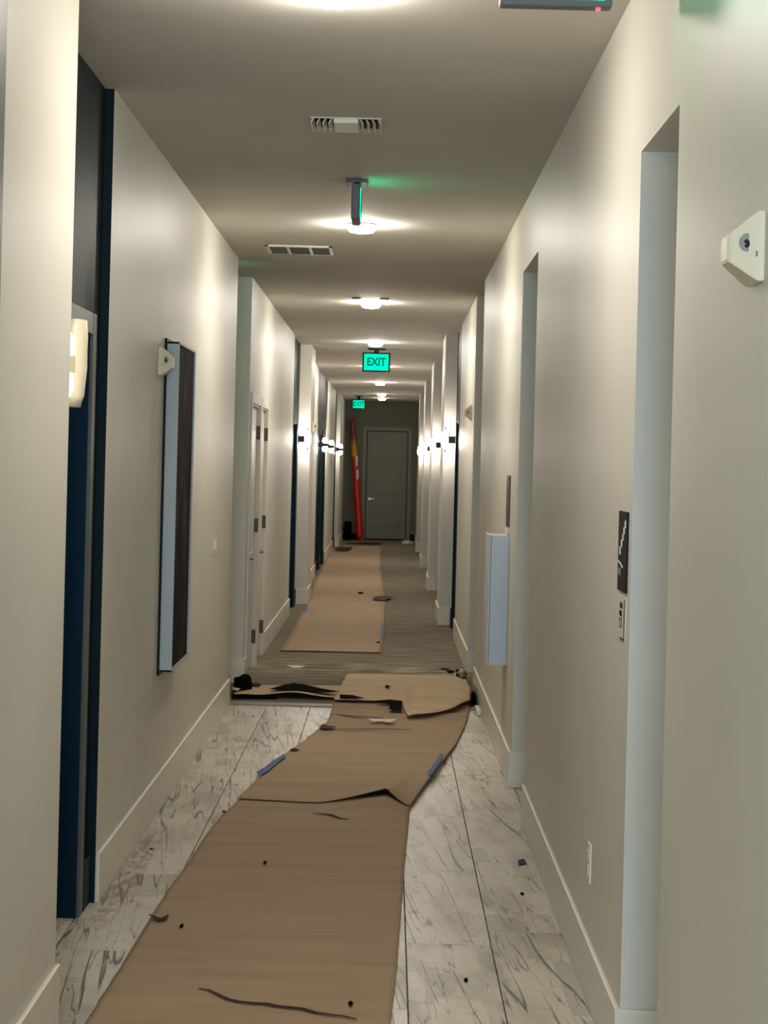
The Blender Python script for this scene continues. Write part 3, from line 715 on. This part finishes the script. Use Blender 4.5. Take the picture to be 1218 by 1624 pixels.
def crease(px, wd, z, label):  # dark strips on the paper: tears, and crease shade put into colour
    b = new(); pts = [fp(*p) for p in px]; n = len(pts); rows = []
    for k, p in enumerate(pts):
        a_, c_ = pts[max(0, k-1)], pts[min(n-1, k+1)]
        d2 = Vector((c_[0]-a_[0], c_[1]-a_[1])).normalized(); w_ = wd*(.25+.75*math.sin(math.pi*min(1, (k+.3)/n)))
        nx, ny = -d2.y*w_, d2.x*w_
        rows.append([b.verts.new((p[0]+e*nx, p[1]+e*ny, z+h_)) for e, h_ in ((1, 0), (1, .0015), (-1, .0015), (-1, 0))])
    for r0, r1 in zip(rows, rows[1:]):
        for q in range(4): b.faces.new((r0[q], r0[(q+1) % 4], r1[(q+1) % 4], r1[q]))
    b.faces.new(rows[0]); b.faces.new(rows[-1])
    tag(obj('torn_crease', b, M['kraft_dark']), label, 'tear')
crease(((315, 1573), (330, 1575), (345, 1582), (362, 1590), (380, 1594), (400, 1596), (422, 1597), (440, 1601), (462, 1603), (480, 1605), (500, 1611), (520, 1614), (545, 1617), (565, 1622)), .009, .0105, 'long thin dark tear running across the near paper at the bottom')
crease(((496, 1293), (510, 1294), (525, 1296), (540, 1302), (556, 1304), (574, 1308)), .012, .0115, 'short thin painted crease line on the near paper just before the standing peak')
crease(((528, 1138), (545, 1140), (565, 1142), (585, 1143), (607, 1144)), .012, .024, 'dark strip painting the crease along the far end of the skewed paper, nearer the black gap')
crease(((512, 1160), (540, 1162), (575, 1162), (610, 1161), (650, 1163)), .009, .022, 'faint long strip painting a crease across the skewed paper below the white scrap')
scrap('paper_scrap', [(506, 1161), (512, 1154), (522, 1157), (534, 1160), (520, 1162)], 'torn brown corner flap at the upper left edge of the skewed paper', 'debris', M['kraft_dark'], .022, .002, .008)
scrap('paper_scrap', [(459, 1194), (466, 1191), (475, 1194), (466, 1196)], 'small dark torn tab on the left paper edge above the blue tape', 'debris', M['kraft_dark'], .018, .002)

# ------------------------------------------------------------ wrapped roll leaning in the far corner
t = thing('wrapped_roll', 'long red plastic-wrapped roll leaning in the far left corner', 'wrapped roll', (-.60, 41.0, 0))
b = new(); seg = 16; rings = []
for k in range(24):
    a = k/23; z = .02 + 2.62*a; xc = -.60 - .24*a; yc = 40.95 + .42*a; r = .085*(1-.3*a)*(1+.04*math.sin(a*19)) * (.75 if k in (0,) else 1)
    rings.append([b.verts.new((xc + r*math.cos(q*2*math.pi/seg)*(1+.10*noise.noise(Vector((q, k*.6, 0)))), yc + r*math.sin(q*2*math.pi/seg), z)) for q in range(seg)])
for a_, c_ in zip(rings, rings[1:]):
    for j in range(seg): b.faces.new((a_[j], a_[(j+1) % seg], c_[(j+1) % seg], c_[j]))
b.faces.new(rings[0]); b.faces.new(rings[-1]); obj('wrap', b, M['red'], t, True)
for z in (1.72, 1.43):
    a = (z-.02)/2.62; xc = -.60-.24*a; yc = 40.95+.42*a; r = .10*(1-.35*a)
    b = new(); bx(b, xc+.015, xc+.06, yc-r-.004, yc-r+.03, z-.11, z+.11, .01); obj('lettering', b, M['white'], t)
b = new(); cyl(b, (-.59, 40.95, .035), .05, .07, .07, 'Z', 12); obj('foot_knot', b, new_mat('tan_wrap', srgb(170, 120, 60), .7)[0], t)
b = new(); bx(b, -.96, -.80, 41.05, 41.5, .004, .40, .01); tag(obj('storage_box', b, M['rag']), 'dark box on the carpet in the far left corner', 'box')
